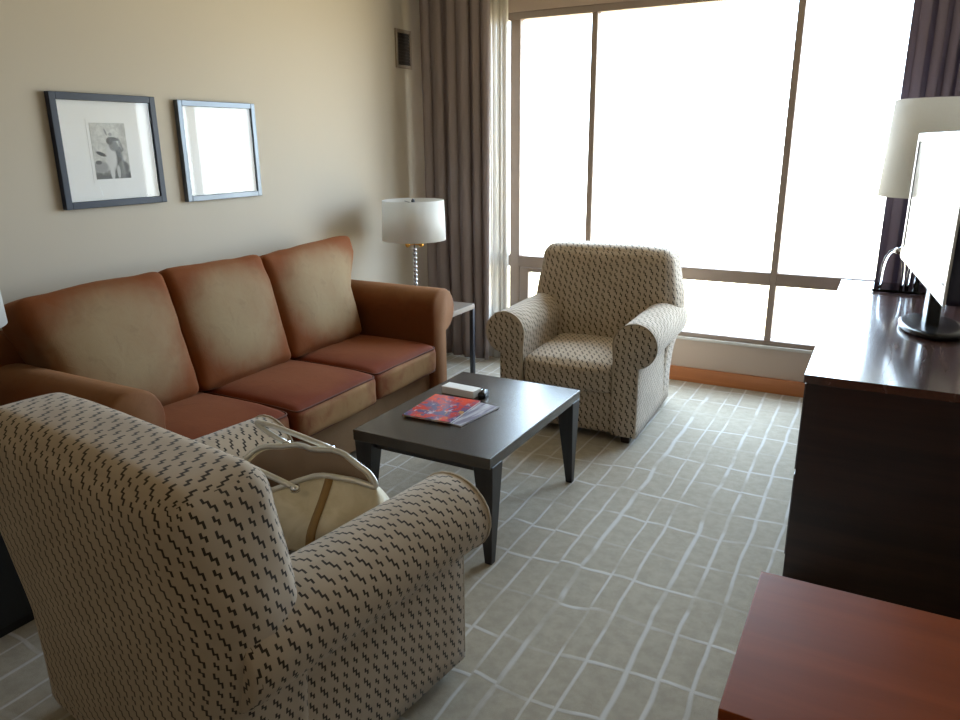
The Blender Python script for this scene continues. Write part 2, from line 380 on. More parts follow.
def arm_bm(length, z0, inner, cx, cz, r, outer, drop=0.0, N=10):
    """rolled arm: profile in (x outward, z), extruded along y from 0 (back) to length (front). z0 bottom"""
    a0 = math.atan2(0, -1)
    prof = []
    zin = cz - math.sqrt(max(0, r*r-(cx-inner)**2)) if abs(cx-inner) < r else cz
    st = math.pi if abs(cx-inner) >= r else math.atan2(zin-cz, inner-cx)
    for i in range(5): prof.append((inner, z0+(zin-z0)*i/5))
    # around the scroll from the inner side, over the top to the underside outside
    if st < 0: st += 2*math.pi
    en = -math.acos(max(-1, min(1, (outer-cx)/r))) if outer > cx else -R(100)
    for i in range(21): a_ = st+(en-st)*i/20; prof.append((cx+r*math.cos(a_), cz+r*math.sin(a_)))
    zl = prof[-1][1]
    for i in range(1, 8): prof.append((outer, zl+(z0-zl)*i/7))
    bm = bmesh.new(); L = bm.loops.layers.uv.verify(); kl = bm.faces.layers.int.new('keep')
    arc = [0]
    for a_, b_ in zip(prof, prof[1:]): arc.append(arc[-1]+math.dist(a_, b_))
    rings = []; P = len(prof)
    ce = Vector((sum(p[0] for p in prof)/P, 0, sum(p[1] for p in prof)/P))
    ys = [length*i/N for i in range(N+1)]
    for y in ys: rings.append([bm.verts.new((p[0], y-drop*0, p[1]-drop*(y/length))) for p in prof])
    for i in range(N):
        for k in range(P-1):
            f = bm.faces.new((rings[i][k], rings[i][k+1], rings[i+1][k+1], rings[i+1][k])); f[kl] = 1
            for lp, (ii, kk) in zip(f.loops, ((i, k), (i, k+1), (i+1, k+1), (i+1, k))): lp[L].uv = (ys[ii], arc[kk])
        bm.faces.new((rings[i][P-1], rings[i][0], rings[i+1][0], rings[i+1][P-1]))
    # domed ends
    for ring, sg, y in ((rings[0], -1, 0), (rings[-1], 1, length)):
        last = ring
        for sc, dy in ((.965, .010), (.90, .016)):
            new = []
            for v_, p in zip(ring, prof):
                # scroll part shrinks to the scroll centre, panel part to the panel axis
                tz = min(max(p[1], z0+.05), cz); mid = Vector(((inner+outer)/2 if p[1] < cz-r*.9 else cx, 0, tz))
                q = Vector((mid.x+(p[0]-mid.x)*sc, y+sg*dy, mid.z+(p[1]-mid.z)*sc-drop*(y/length)))
                new.append(bm.verts.new(q))
            for k in range(P): bm.faces.new((last[k], last[(k+1) % P], new[(k+1) % P], new[k]))
            last = new
        bm.faces.new(last)
    bm.normal_update()
    return bm
def mirror_x(bm):
    for v_ in bm.verts: v_.co.x *= -1
    return bm
def arm_front_piping(length, inner, cx, cz, r, outer, z0, sgn):
    pts = []
    zin = cz-.3*r
    pts += [(inner, z0+.02+(zin-z0)*i/6) for i in range(6)]
    st = math.pi; en = -math.acos(max(-1, min(1, (outer-cx)/r))) if outer > cx else -R(100)
    pts += [(cx+r*math.cos(st+(en-st)*i/18), cz+r*math.sin(st+(en-st)*i/18)) for i in range(19)]
    zl = pts[-1][1]; pts += [(outer, zl+(z0+.02-zl)*i/5) for i in range(1, 6)]
    bm = bmesh.new(); add_tube(bm, [(sgn*p[0], length+.004, p[1]) for p in pts], .005, 6); return bm

# ------------------------------------------------------------ room shell
XL, XR, YB, YW, ZC = -3.08, .50, -4.2, 4.80, 2.72
WX0, WX1, WZ0, WZ1 = -2.66, .47, .306, 2.38
struct(box('floor', (XL-.1, YB-.1, -.1), (XR+.1, YW+.3, 0), M['carpet'], bev=0))
struct(box('ceiling', (XL-.1, YB-.1, ZC), (XR+.1, YW+.3, ZC+.1), M['ceil'], bev=0))
struct(box('wall_left', (XL-.1, YB-.1, 0), (XL, YW+.3, ZC), M['wall'], bev=0))
struct(box('wall_right', (XR, YB-.1, 0), (XR+.1, YW+.3, ZC), M['wall'], bev=0))
struct(box('unseen_wall_back', (XL, YB-.1, 0), (XR, YB, ZC), M['wall_dark'], bev=0))  # unseen wall, added dark to help set the interior light level
bm = bmesh.new()
add_box(bm, (XL, YW, 0), (WX0, YW+.25, ZC)); add_box(bm, (WX1, YW, 0), (XR, YW+.25, ZC))
add_box(bm, (WX0, YW, 0), (WX1, YW+.25, WZ0-.02)); add_box(bm, (WX0, YW, WZ1), (WX1, YW+.25, ZC))
struct(finish('wall_window', bm, M['wall2'], smooth=False))
struct(box('baseboard_window', (XL, YW-.018, 0), (XR, YW, .098), M['baseboard'], bev=.003))
struct(box('baseboard_left', (XL, YB, 0), (XL+.018, YW-.02, .098), M['baseboard'], bev=.003))
struct(box('baseboard_right', (XR-.018, YB, 0), (XR, YW-.02, .098), M['baseboard'], bev=.003))

# window: frame, mullions, transom, panes
win = bpy.data.objects.new('window_1', None); COL.objects.link(win); win['kind'] = 'structure'; win.location = (0, YW, 0)
def wbox(name, lo, hi, mat='winframe'): return box(name, lo, hi, M[mat], win, bev=.004)
wbox('window_sill', (WX0, -.012, WZ0-.02), (WX1, .25, WZ0), 'sill')
FD0, FD1 = .005, .07
wbox('jamb', (WX0, FD0, WZ0), (WX0+.05, FD1, WZ1)); wbox('jamb', (WX1-.075, FD0, WZ0), (WX1, FD1, WZ1))
wbox('head', (WX0+.05, FD0, WZ1-.045), (WX1-.075, FD1, WZ1)); wbox('bottom_rail', (WX0+.05, FD0, WZ0), (WX1-.075, FD1, WZ0+.03))
wbox('mullion', (-2.37, FD0, WZ0+.03), (-2.295, FD1, WZ1-.045)); wbox('mullion', (-1.795, FD0, WZ0+.03), (-1.755, FD1, WZ1-.045)); wbox('mullion', (-.578, FD0, WZ0+.03), (-.538, FD1, WZ1-.045))
bays = [(WX0+.05, -2.37), (-2.295, -1.795), (-1.755, -.578), (-.538, WX1-.075)]
for i, (a0, a1) in enumerate(bays):
    wbox('transom', (a0, FD0, .685), (a1, FD1, .765))
    wbox('pane', (a0, .036, .765), (a1, .042, WZ1-.045), 'glass')
    # opening sash below the transom only in the first bay
    if i == 1:
        bm = bmesh.new()
        for lo, hi in (((a0+.006, .012, WZ0+.03), (a0+.07, .06, .68)), ((a1-.03, .012, WZ0+.03), (a1-.004, .06, .68)), ((a0+.07, .012, .65), (a1-.03, .06, .68)), ((a0+.07, .012, WZ0+.03), (a1-.03, .06, WZ0+.07))): add_box(bm, lo, hi, .003)
        finish('sash_frame', bm, M['winframe'], win, False)
        wbox('pane', (a0+.07, .036, WZ0+.07), (a1-.03, .042, .65), 'glass')
    else: wbox('pane', (a0, .036, WZ0+.03), (a1, .042, .685), 'glass')
for ob in win.children: pass

# curtains
def curtain(name, x0, x1, y, z0, z1, amp, waves, mat, label, seed=0, spread=0.0):
    bm = bmesh.new(); NX, NZ = waves*14, 24; g = []
    for j in range(NZ+1):
        t = j/NZ; z = z0+(z1-z0)*t; row = []
        for i in range(NX+1):
            s = i/NX; ph = 2*math.pi*waves*s + 1.3*math.sin(5*s+seed)
            am = amp*(.75+.35*math.sin(3.1*s*waves+seed))*(1-.25*t)
            xx = x0+(x1-x0)*s + spread*(1-t)*(s-.5) + .012*math.sin(ph*2+t*1.5+seed)
            yy = y+am*math.sin(ph+.35*math.sin(3*t+s*4+seed))
            row.append(bm.verts.new((xx, yy, z)))
        g.append(row)
    for j in range(NZ):
        for i in range(NX): bm.faces.new((g[j][i], g[j][i+1], g[j+1][i+1], g[j+1][i]))
    ob = finish(name, bm, mat); md = ob.modifiers.new('s', 'SOLIDIFY'); md.thickness = .003
    return tag(ob, label, 'curtain')
curtain('drape', -2.96, -2.43, 4.60, .02, 2.70, .036, 6, M['drape'], 'mauve brown floor length drape left of the window, behind the lamp', 1.0)
curtain('sheer_curtain', -2.50, -2.325, 4.68, .02, 2.70, .022, 4, M['sheer'], 'pale sheer curtain lit by the window, at the left edge of the glass', 2.0)
curtain('drape', .00, .47, 4.69, .02, 2.70, .04, 7, M['drape_right'], 'plum drape right of the window, behind the television', 3.0)

# wall vent
vt = thing('wall_vent', 'small dark air vent high on the left wall by the drape', 'vent', (XL, 4.565, 2.175))
bm = bmesh.new(); a_, b_ = .095, .125
for lo, hi in (((0, -a_, -b_), (.012, -a_+.022, b_)), ((0, a_-.022, -b_), (.012, a_, b_)), ((0, -a_+.022, b_-.022), (.012, a_-.022, b_)), ((0, -a_+.022, -b_), (.012, a_-.022, -b_+.022))): add_box(bm, lo, hi, .002)
finish('frame', bm, M['vent_frame'], vt, False)
bm = bmesh.new(); add_box(bm, (0, -a_+.02, -b_+.02), (.003, a_-.02, b_-.02))
for i in range(10):
    z = -b_+.03+i*.020; add_box(bm, (.003, -a_+.022, z), (.009, a_-.022, z+.010))
finish('louvre_panel', bm, M['vent'], vt, False)

# ------------------------------------------------------------ sofa
def make_sofa():
    y0, y1 = 1.28, 3.78; cyy = (y0+y1)/2
    t = thing('sofa', 'three seat rust and tan velvet sofa against the left wall', 'sofa', (-3.04, cyy, 0))
    # local: x forward (0 at wall), y along wall
    D = .86; inn = .90                                   # half distance between arms
    box('base', (.06, -inn-.06, .05), (D-.03, inn+.06, .305), M['sofa_base'], t, bev=.02, seg=3, smooth=True)
    # back frame
    bm = cushion_bm((.15, 2*inn+.36, .80), .06, (.01, 0, .01), 16)
    for v_ in bm.verts: v_.co += Vector((.10, 0, .46)); v_.co.x -= (v_.co.z-.2)*.03
    finish('back_frame', bm, M['sofa_body'], t)
    for sg in (-1, 1):
        bm = arm_bm(D-.06, .05, .0, .12, .625, .125, .145)
        P_ = Matrix(((0, 1, 0), (1, 0, 0), (0, 0, 1)))
        for v_ in bm.verts:
            c = v_.co.copy(); v_.co = Vector((c.y+.05, sg*(c.x+inn), c.z))
        ar = finish('arm', bm, M['sofa_body'], t)
    wdt = .60
    for i in (-1, 0, 1):
        front = .895+(.02 if i == 0 else 0)
        d = front-.26; sz = (d, wdt-.006, .155)
        def df(q, p, i=i):
            # the front edge sags and rounds, small crown
            if p[0] > 0: q.z -= .012*(p[0]**4)
            return q
        bm = cushion_bm(sz, .035, (.012, .0, .022), 18, .006, 3.1*i+5, df)
        s_o = finish('seat_cushion', bm, M['sofa_seat'], t, loc=(.26+d/2, i*wdt, .378))
        bm = bmesh.new()
        for zz in (.066, -.066):
            add_tube(bm, rrect_loop(d/2-.006, wdt/2-.012, .03, 4, lambda x_, y_, zz=zz: (x_, y_, zz-.010*(max(0, x_/(d/2))**4) + .0)), .0045, 6, closed=True)
        finish('piping', bm, M['sofa_piping'], s_o)
    for i in (-1, 0, 1):
        def df(q, p, i=i):
            # leaning: top goes back; outer cushions flare over the arms
            if i and p[1]*i > 0:
                k = max(0, min(1, (q.z+.02)/.2)); q.y += {-1: .06, 1: .135}[i]*i*k*abs(p[1])**2
            if i == -1 and p[1] < 0 and q.z > .1: q.z -= .012*abs(p[1])**2
            if i == 1 and q.z > 0: q.z += .02*p[1]*p[2]
            q.z -= .012*(1-abs(p[1]))*0
            return q
        bm = cushion_bm((.19, wdt-.004, .575), .036, (.04, .002, .004), 20, .012, 7.7*i+2, df)
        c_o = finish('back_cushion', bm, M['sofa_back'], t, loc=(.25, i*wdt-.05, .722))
        c_o.rotation_euler = (0, R(-17), 0)
        bm = bmesh.new()
        def fn(y_, z_, i=i):
            yy = y_
            if i and y_*i > 0: k = max(0, min(1, (z_+.02)/.2)); yy += {-1: .06, 1: .135}[i]*i*k*abs(y_/(wdt/2))**2
            zz = z_
            if i == -1 and y_ < 0 and z_ > .1: zz -= .012*abs(y_/(wdt/2))**2
            if i == 1 and z_ > 0: zz += .02*(y_/(wdt/2))*(z_/.28)
            return (.074, yy, zz)
        add_tube(bm, rrect_loop(wdt/2-.018, .270, .05, 5, fn), .0045, 6, closed=True)
        finish('piping', bm, M['sofa_piping'], c_o)
    for x_ in (.12, .78):
        for y_ in (-inn-.03, inn+.03): box('leg', (x_-.03, y_-.03, 0), (x_+.03, y_+.03, .06), M['foot'], t, bev=.004)
    return t
make_sofa()

# ------------------------------------------------------------ armchairs
def make_chair(label, loc, rotz):
    """local: +y is the front, x across, origin on the floor under the centre"""
    t = thing('armchair', label, 'armchair', loc, rotz, 'zigzag armchairs')
    W, D = .40, .41
    Z = M['zig']
    # base with front rail
    bm = cushion_bm((2*W-.03, 2*D-.03, .24), .02, (0, .004, 0), 10)
    for v_ in bm.verts: v_.co += Vector((0, -.005, .165))
    finish('base', bm, Z, t, uv=True, keep_uv=True)
    for sg in (-1, 1):
        bm = arm_bm(2*D-.07, .045, .265, .375, .545, .118, .405)
        if sg < 0: mirror_x(bm)
        for v_ in bm.verts: v_.co.y += -D+.055
        ar = finish('arm', bm, Z, t, uv=True, keep_uv=True)
        bm = arm_front_piping(2*D-.07, .265, .375, .545, .117, .40, .045, sg)
        for v_ in bm.verts: v_.co.y += -D+.057
        finish('piping', bm, M['piping'], ar)
    # seat cushion
    def df(q, p):
        if p[1] > 0: q.y += .018*(1-p[0]**2)
        return q
    bm = cushion_bm((.535, .60, .16), .04, (.0, .012, .03), 16, .004, 2, df)
    finish('seat_cushion', bm, Z, t, uv=True, keep_uv=True, loc=(0, .105, .345))
    # back: a tall padded block leaning backwards, rolled top
    def db(q, p):
        k = (q.z+.44)/.9
        q.y -= .085*max(0, k-.35)
        t_ = max(0, min(1, (q.z+.02)/.12)); q.x *= 1+.145*math.exp(-((q.z-.11)/.20)**2)*(1-.5*max(0, p[1]))
        return q
    def wide(q, p):
        q = db(q, p)
        # the lower half of the back narrows to pass between the arms at the front
        return q
    bm = cushion_bm((2*W+.01, .25, .895), .065, (.006, .022, .014), 26, .004, 9, wide)
    for v_ in bm.verts: v_.co += Vector((0, -D+.135, .507))
    finish('backrest', bm, Z, t, uv=True, keep_uv=True)
    for x_ in (-W+.06, W-.06):
        for y_ in (-D+.07, D-.06):
            bm = bmesh.new(); add_box(bm, (x_-.028, y_-.028, 0), (x_+.028, y_+.028, .05), .003)
            for v_ in bm.verts:
                if v_.co.z < .02: v_.co.x = x_+(v_.co.x-x_)*.8; v_.co.y = y_+(v_.co.y-y_)*.8
            finish('leg', bm, M['foot'], t, False)
    return t
M['piping'] = plain('cream_fabric_piping', (.40, .33, .25), .9, var=.3, bump=.2)
near = make_chair('cream zigzag fabric armchair in the foreground, seen from behind, with a handbag on it', (-1.442, 1.285, 0), R(-7.3)); near.scale = (1.08, 1.03, .975)
far = make_chair('cream zigzag fabric armchair by the window, facing the camera', (-1.415, 3.935, 0), R(180+2)); far.scale = (.97, 1, 1)

# ------------------------------------------------------------ coffee table
def make_table():
    x0, x1, y0, y1, h = -1.765, -1.14, 2.165, 3.045, .452
    cx, cy = (x0+x1)/2, (y0+y1)/2
    t = thing('coffee_table', 'low dark wood coffee table with tapered legs in the middle of the carpet', 'table', (cx, cy, 0), R(-.5))
    hx, hy = (x1-x0)/2, (y1-y0)/2
    box('tabletop', (-hx, -hy, h-.045), (hx, hy, h), M['table'], t, bev=.003)
    bm = bmesh.new(); g = .05
    for lo, hi in (((-hx+g, -hy+g, h-.085), (hx-g, -hy+g+.02, h-.045)), ((-hx+g, hy-g-.02, h-.085), (hx-g, hy-g, h-.045)), ((-hx+g, -hy+g+.02, h-.085), (-hx+g+.02, hy-g-.02, h-.045)), ((hx-g-.02, -hy+g+.02, h-.085), (hx-g, hy-g-.02, h-.045))): add_box(bm, lo, hi)
    finish('apron', bm, M['table_leg'], t, False)
    for sx_ in (-1, 1):
        for sy_ in (-1, 1):
            bm = bmesh.new(); T = .082; B = .030
            xo, yo = sx_*(hx+.004), sy_*(hy-.012)
            vs = []
            for z, k in ((0, B), (h-.05, T), (h-.038, T)):
                off = .012 if z == 0 else (0 if k == T else 0)
                xs = (xo-sx_*off, xo-sx_*(off+k)); ysn = (yo-sy_*off, yo-sy_*(off+k))
                vs.append([bm.verts.new((xs[a1], ysn[b1], z)) for a1, b1 in ((0, 0), (1, 0), (1, 1), (0, 1))])
            for A, B_ in zip(vs, vs[1:]):
                for k in range(4): bm.faces.new((A[k], A[(k+1) % 4], B_[(k+1) % 4], B_[k]))
            bm.faces.new(vs[0]); bm.faces.new(vs[-1])
            bmesh.ops.bevel(bm, geom=bm.edges[:], offset=.002, segments=1, affect='EDGES')
            finish('leg', bm, M['table_leg'], t, False)
    return t
make_table()
TH = .452

# magazines and small items on the table
def cover_mat():
    a = NT('magazine_cover_print'); co = a.co('Object'); 
    n1 = a.noise(a.mapping(co, (1, 1, 1)), 14, 4, .6, 1.2); n2 = a.noise(a.mapping(co, loc=(3, 1, 0)), 9, 3, .6, 1.5); n3 = a.noise(a.mapping(co, loc=(5, 8, 0)), 24, 3, .6, 1.0)
    X = a.xyz(co)
    c = a.mix(a.step(n1, .42, .52), (.62, .04, .03, 1), (.10, .09, .22, 1))
    c = a.mix(a.step(n2, .56, .62), c, (.85, .42, .05, 1))
    c = a.mix(a.step(n3, .58, .66), c, (.62, .50, .62, 1))
    top = a.step(X[1], .02, .09); c = a.mix(a.math('MULTIPLY', top, a.step(n2, .35, .48)), c, (.80, .09, .05, 1))
    c = a.mix(a.math('MULTIPLY', a.step(X[0], .06, .13), .6), c, (.10, .08, .16, 1))
    a.l(c, a.b.inputs['Base Color']); a.set(Roughness=.22, Coat_Weight=.3); return a.m
def cover2_mat():
    a = NT('silver_magazine_print'); co = a.co('Object'); n1 = a.noise(a.mapping(co, (40, 6, 1)), 1, 3)
    a.l(a.mix(a.step(n1, .4, .6), (.50, .50, .56, 1), (.22, .20, .27, 1)), a.b.inputs['Base Color']); a.set(Roughness=.25); return a.m
M['cover'] = cover_mat(); M['cover2'] = cover2_mat(); M['paper'] = plain('magazine_pages', (.75, .73, .70), .8, var=.02)
def magazine(label, cx, cy, w_, l_, th, rot, z, mat):
    t = thing('magazine', label, 'magazine', (cx, cy, z), rot)
    box('pages', (-w_/2+.002, -l_/2+.002, .001), (w_/2-.002, l_/2-.002, th-.001), M['paper'], t, bev=.0008)
    bm = bmesh.new(); add_box(bm, (-w_/2, -l_/2, th-.001), (w_/2, l_/2, th), .0003); add_box(bm, (-w_/2, -l_/2, 0), (w_/2, l_/2, .001), .0003); add_box(bm, (-w_/2-.001, -l_/2, 0), (-w_/2, l_/2, th), .0)
    finish('cover', bm, mat, t, False)
magazine('silver grey magazine half under the red one on the coffee table', -1.475, 2.535, .20, .27, .006, R(-8), TH, M['cover2'])
magazine('glossy red, yellow and purple magazine on the coffee table', -1.56, 2.52, .225, .285, .008, R(3), TH+.006, M['cover'])
t = thing('small_box', 'slim white box lying behind the magazines on the coffee table', 'box', (-1.60, 2.745, TH), R(-3))
box('carton', (-.085, -.034, 0), (.085, .034, .034), M['white_box'], t, bev=.003)
box('end_flap', (.085, -.033, .001), (.087, .033, .033), M['white_box'], t, bev=.0005)
t = thing('gadget', 'small glossy black gadget at the end of the white box', 'gadget', (-1.488, 2.755, TH), R(8))
bm = cushion_bm((.036, .066, .028), .009, (0, 0, .003), 8)
for v_ in bm.verts: v_.co.z += .014
finish('casing', bm, M['black_plastic'], t)
bm = bmesh.new()
for k in (-1, 1): add_tube(bm, [(k*.008, -.026, .030), (k*.008, 0, .034), (k*.008, .026, .030)], .0022, 6)
finish('clip', bm, M['chrome'], t)

# ------------------------------------------------------------ side tables
def side_table(label, x0, x1, y0, y1, h, solid=False):
    t = thing('side_table', label, 'side table', ((x0+x1)/2, (y0+y1)/2, 0))
    hx, hy = (x1-x0)/2, (y1-y0)/2
    if not solid:
        box('tabletop', (-hx, -hy, h-.035), (hx, hy, h), M['side_top'], t, bev=.003)
        for sx_ in (-1, 1):
            for sy_ in (-1, 1): box('leg', (sx_*hx-sx_*.028, sy_*hy-sy_*.028, 0), (sx_*hx, sy_*hy, h-.035), M['metal_dark'], t, bev=.002)
    else:
        box('tabletop', (-hx, -hy, h-.03), (hx, hy, h), M['black'], t, bev=.003)
        box('cabinet', (-hx+.01, -hy+.01, .0), (hx-.01, hy-.01, h-.03), M['black'], t, bev=.003)
        d = box('door', (hx-.01, -hy+.03, .04), (hx+.006, hy-.03, h-.05), M['black'], t, bev=.003)
        box('handle', (hx+.006, hy-.07, .24), (hx+.014, hy-.055, .30), M['black'], d, bev=.002)
    return t
side_table('square side table with grey top and thin dark legs, between sofa and drape', -2.93, -2.385, 3.82, 4.30, .50)
side_table('black end table at the near end of the sofa, under the cut off lamp', -2.93, -2.37, .68, 1.24, .53, True)

# table lamps
def make_lamp(label, x, y, z):
    t = thing('table_lamp', label, 'lamp', (x, y, z), 0, 'white drum shade table lamps')
    bm = bmesh.new(); add_lathe(bm, [(.085, 0), (.085, .012), (.06, .02), (.012, .026)], 32); finish('base', bm, M['chrome'], t)
    bm = bmesh.new(); add_lathe(bm, [(.004, .02), (.004, .56)], 8); finish('pole', bm, M['metal_dark'], t)
    zz = .04
    bm = bmesh.new()
    while zz < .40:
        bmesh.ops.create_uvsphere(bm, u_segments=14, v_segments=10, radius=.0155, matrix=Matrix.Translation((0, 0, zz)) @ Matrix.Diagonal((1, 1, .9, 1))); zz += .0285
    finish('ball_stem', bm, M['crystal_ball'], t)
    bm = bmesh.new(); add_tube(bm, [(-.045*.8, -.045*.55, .412), (.045*.8, .045*.55, .412)], .004, 8)
    finish('knob_rod', bm, M['brass'], t)
    for k in (-1, 1):
        bm = bmesh.new(); bmesh.ops.create_uvsphere(bm, u_segments=12, v_segments=8, radius=.017, matrix=Matrix.Translation((k*.036, k*.025, .412))); finish('knob', bm, M['brass'], t)
    rb, rt_, z0, z1 = .208, .200, .445, .700
    bm = bmesh.new(); add_lathe(bm, [(rb, z0), (rt_, z1), (rt_-.003, z1), (rb-.003, z0)], 56, caps=False)
    bm.verts.ensure_lookup_table()
    n = 56
    for k in range(n): bm.faces.new((bm.verts[3*n+k], bm.verts[3*n+(k+1) % n], bm.verts[(k+1) % n], bm.verts[k]))
    sh = finish('shade', bm, M['shade'], t)
    bm = bmesh.new()
    for k in range(3):
        a_ = R(120*k+20); add_tube(bm, [(0, 0, z1-.02), ((rt_-.004)*math.cos(a_), (rt_-.004)*math.sin(a_), z1-.02)], .0022, 6)
    add_lathe(bm, [(.0, z1-.04), (.010, z1-.035), (.012, z1-.005), (.005, z1+.008), (.0, z1+.01)], 12, caps=False)
    finish('finial', bm, M['metal_dark'], t)
    bm = bmesh.new(); bmesh.ops.create_uvsphere(bm, u_segments=12, v_segments=8, radius=.03, matrix=Matrix.Translation((0, 0, .56))); finish('bulb', bm, M['white_box'], t)
    return t
make_lamp('white drum shade lamp with glass ball stem, beside the drape', -2.695, 4.05, .50)
make_lamp('white lamp shade cut off at the left edge of the picture', -2.70, 1.20, .53)

# ------------------------------------------------------------ framed pictures
def photo_mat():
    a = NT('old_photograph_of_standing_figure'); g = a.co('Generated'); X = a.xyz(g)
    u, vv = X[1], X[2]
    nz = a.noise(a.mapping(g, (1, 6, 9)), 1.0, 4, .6, .5)
    def ell(cx, cy, rx, ry, soft=.5, rot=0.0):
        du = a.math('SUBTRACT', u, cx); dv = a.math('SUBTRACT', vv, cy)
        if rot:
            c, s = math.cos(rot), math.sin(rot)
            du, dv = a.math('ADD', a.math('MULTIPLY', du, c), a.math('MULTIPLY', dv, s)), a.math('SUBTRACT', a.math('MULTIPLY', dv, c), a.math('MULTIPLY', du, s))
        d = a.math('ADD', a.math('POWER', a.math('ABSOLUTE', a.math('DIVIDE', du, rx)), 2.0), a.math('POWER', a.math('ABSOLUTE', a.math('DIVIDE', dv, ry)), 2.0))
        return a.math('SUBTRACT', 1.0, a.step(d, 1-soft, 1+soft))
    c = a.mix(a.step(nz, .3, .7), (.46, .46, .44, 1), (.66, .66, .63, 1))
    def put(c, m_, col, k=1.0): return a.mix(a.math('MULTIPLY', m_, k), c, (col, col, col, 1))
    c = put(c, a.math('SUBTRACT', 1.0, a.step(a.math('ADD', vv, a.math('MULTIPLY', nz, .15)), .14, .26)), .10)
    c = put(c, ell(.17, .22, .22, .10), .30); c = put(c, ell(.12, .30, .09, .035), .10)
    c = put(c, ell(.66, .34, .17, .30, .5), .04)
    c = put(c, ell(.82, .20, .16, .12), .12)
    c = put(c, ell(.50, .38, .15, .24), .58); c = put(c, ell(.48, .12, .06, .14), .60); c = put(c, ell(.66, .12, .05, .12), .45)
    c = put(c, ell(.22, .45, .14, .035, .5, -.25), .04); c = put(c, ell(.78, .53, .10, .05), .07); c = put(c, ell(.80, .62, .04, .13, .5, .4), .25)
    c = put(c, ell(.60, .60, .13, .10), .16); c = put(c, ell(.50, .68, .09, .065), .08); c = put(c, ell(.63, .715, .15, .035, .5, -.1), .08); c = put(c, ell(.42, .84, .025, .07, .5, .5), .25); c = put(c, ell(.55, .80, .05, .03), .30)
    a.l(c, a.b.inputs['Base Color']); a.set(Roughness=.6); return a.m
M['photo'] = photo_mat()
def picture(label, y0, y1, z0, z1, fm, fw_, with_photo):
    cy, cz = (y0+y1)/2, (z0+z1)/2; hy, hz = (y1-y0)/2, (z1-z0)/2
    t = thing('framed_picture', label, 'picture', (XL, cy, cz))
    bm = bmesh.new(); D_ = .028
    for lo, hi in (((0, -hy, -hz), (D_, -hy+fw_, hz)), ((0, hy-fw_, -hz), (D_, hy, hz)), ((0, -hy+fw_, hz-fw_), (D_, hy-fw_, hz)), ((0, -hy+fw_, -hz), (D_, hy-fw_, -hz+fw_))): add_box(bm, lo, hi, .0025)
    finish('frame', bm, fm, t, False)
    box('mat_board', (.006, -hy+fw_-.002, -hz+fw_-.002), (.012, hy-fw_+.002, hz-fw_+.002), M['mat'], t, bev=0)
    if with_photo:
        box('mount_edge', (.012, -.100, -.134), (.0130, .100, .134), M['mat'], t, bev=0)
        p = box('photograph', (.0130, -.086, -.119), (.0138, .086, .119), M['photo'], t, bev=0)
        p.location = (0, 0, 0)
    box('glazing', (.019, -hy+fw_-.001, -hz+fw_-.001), (.021, hy-fw_+.001, hz-fw_+.001), M['picglass'], t, bev=0)
    return t
picture('dark blue framed photograph of a standing figure in a wide white mat', 1.948, 2.458, 1.290, 1.768, M['frame'], .030, True)
picture('grey framed picture whose glass mirrors the window, nearer the lamp', 2.583, 3.088, 1.280, 1.762, M['frame2'], .028, False)

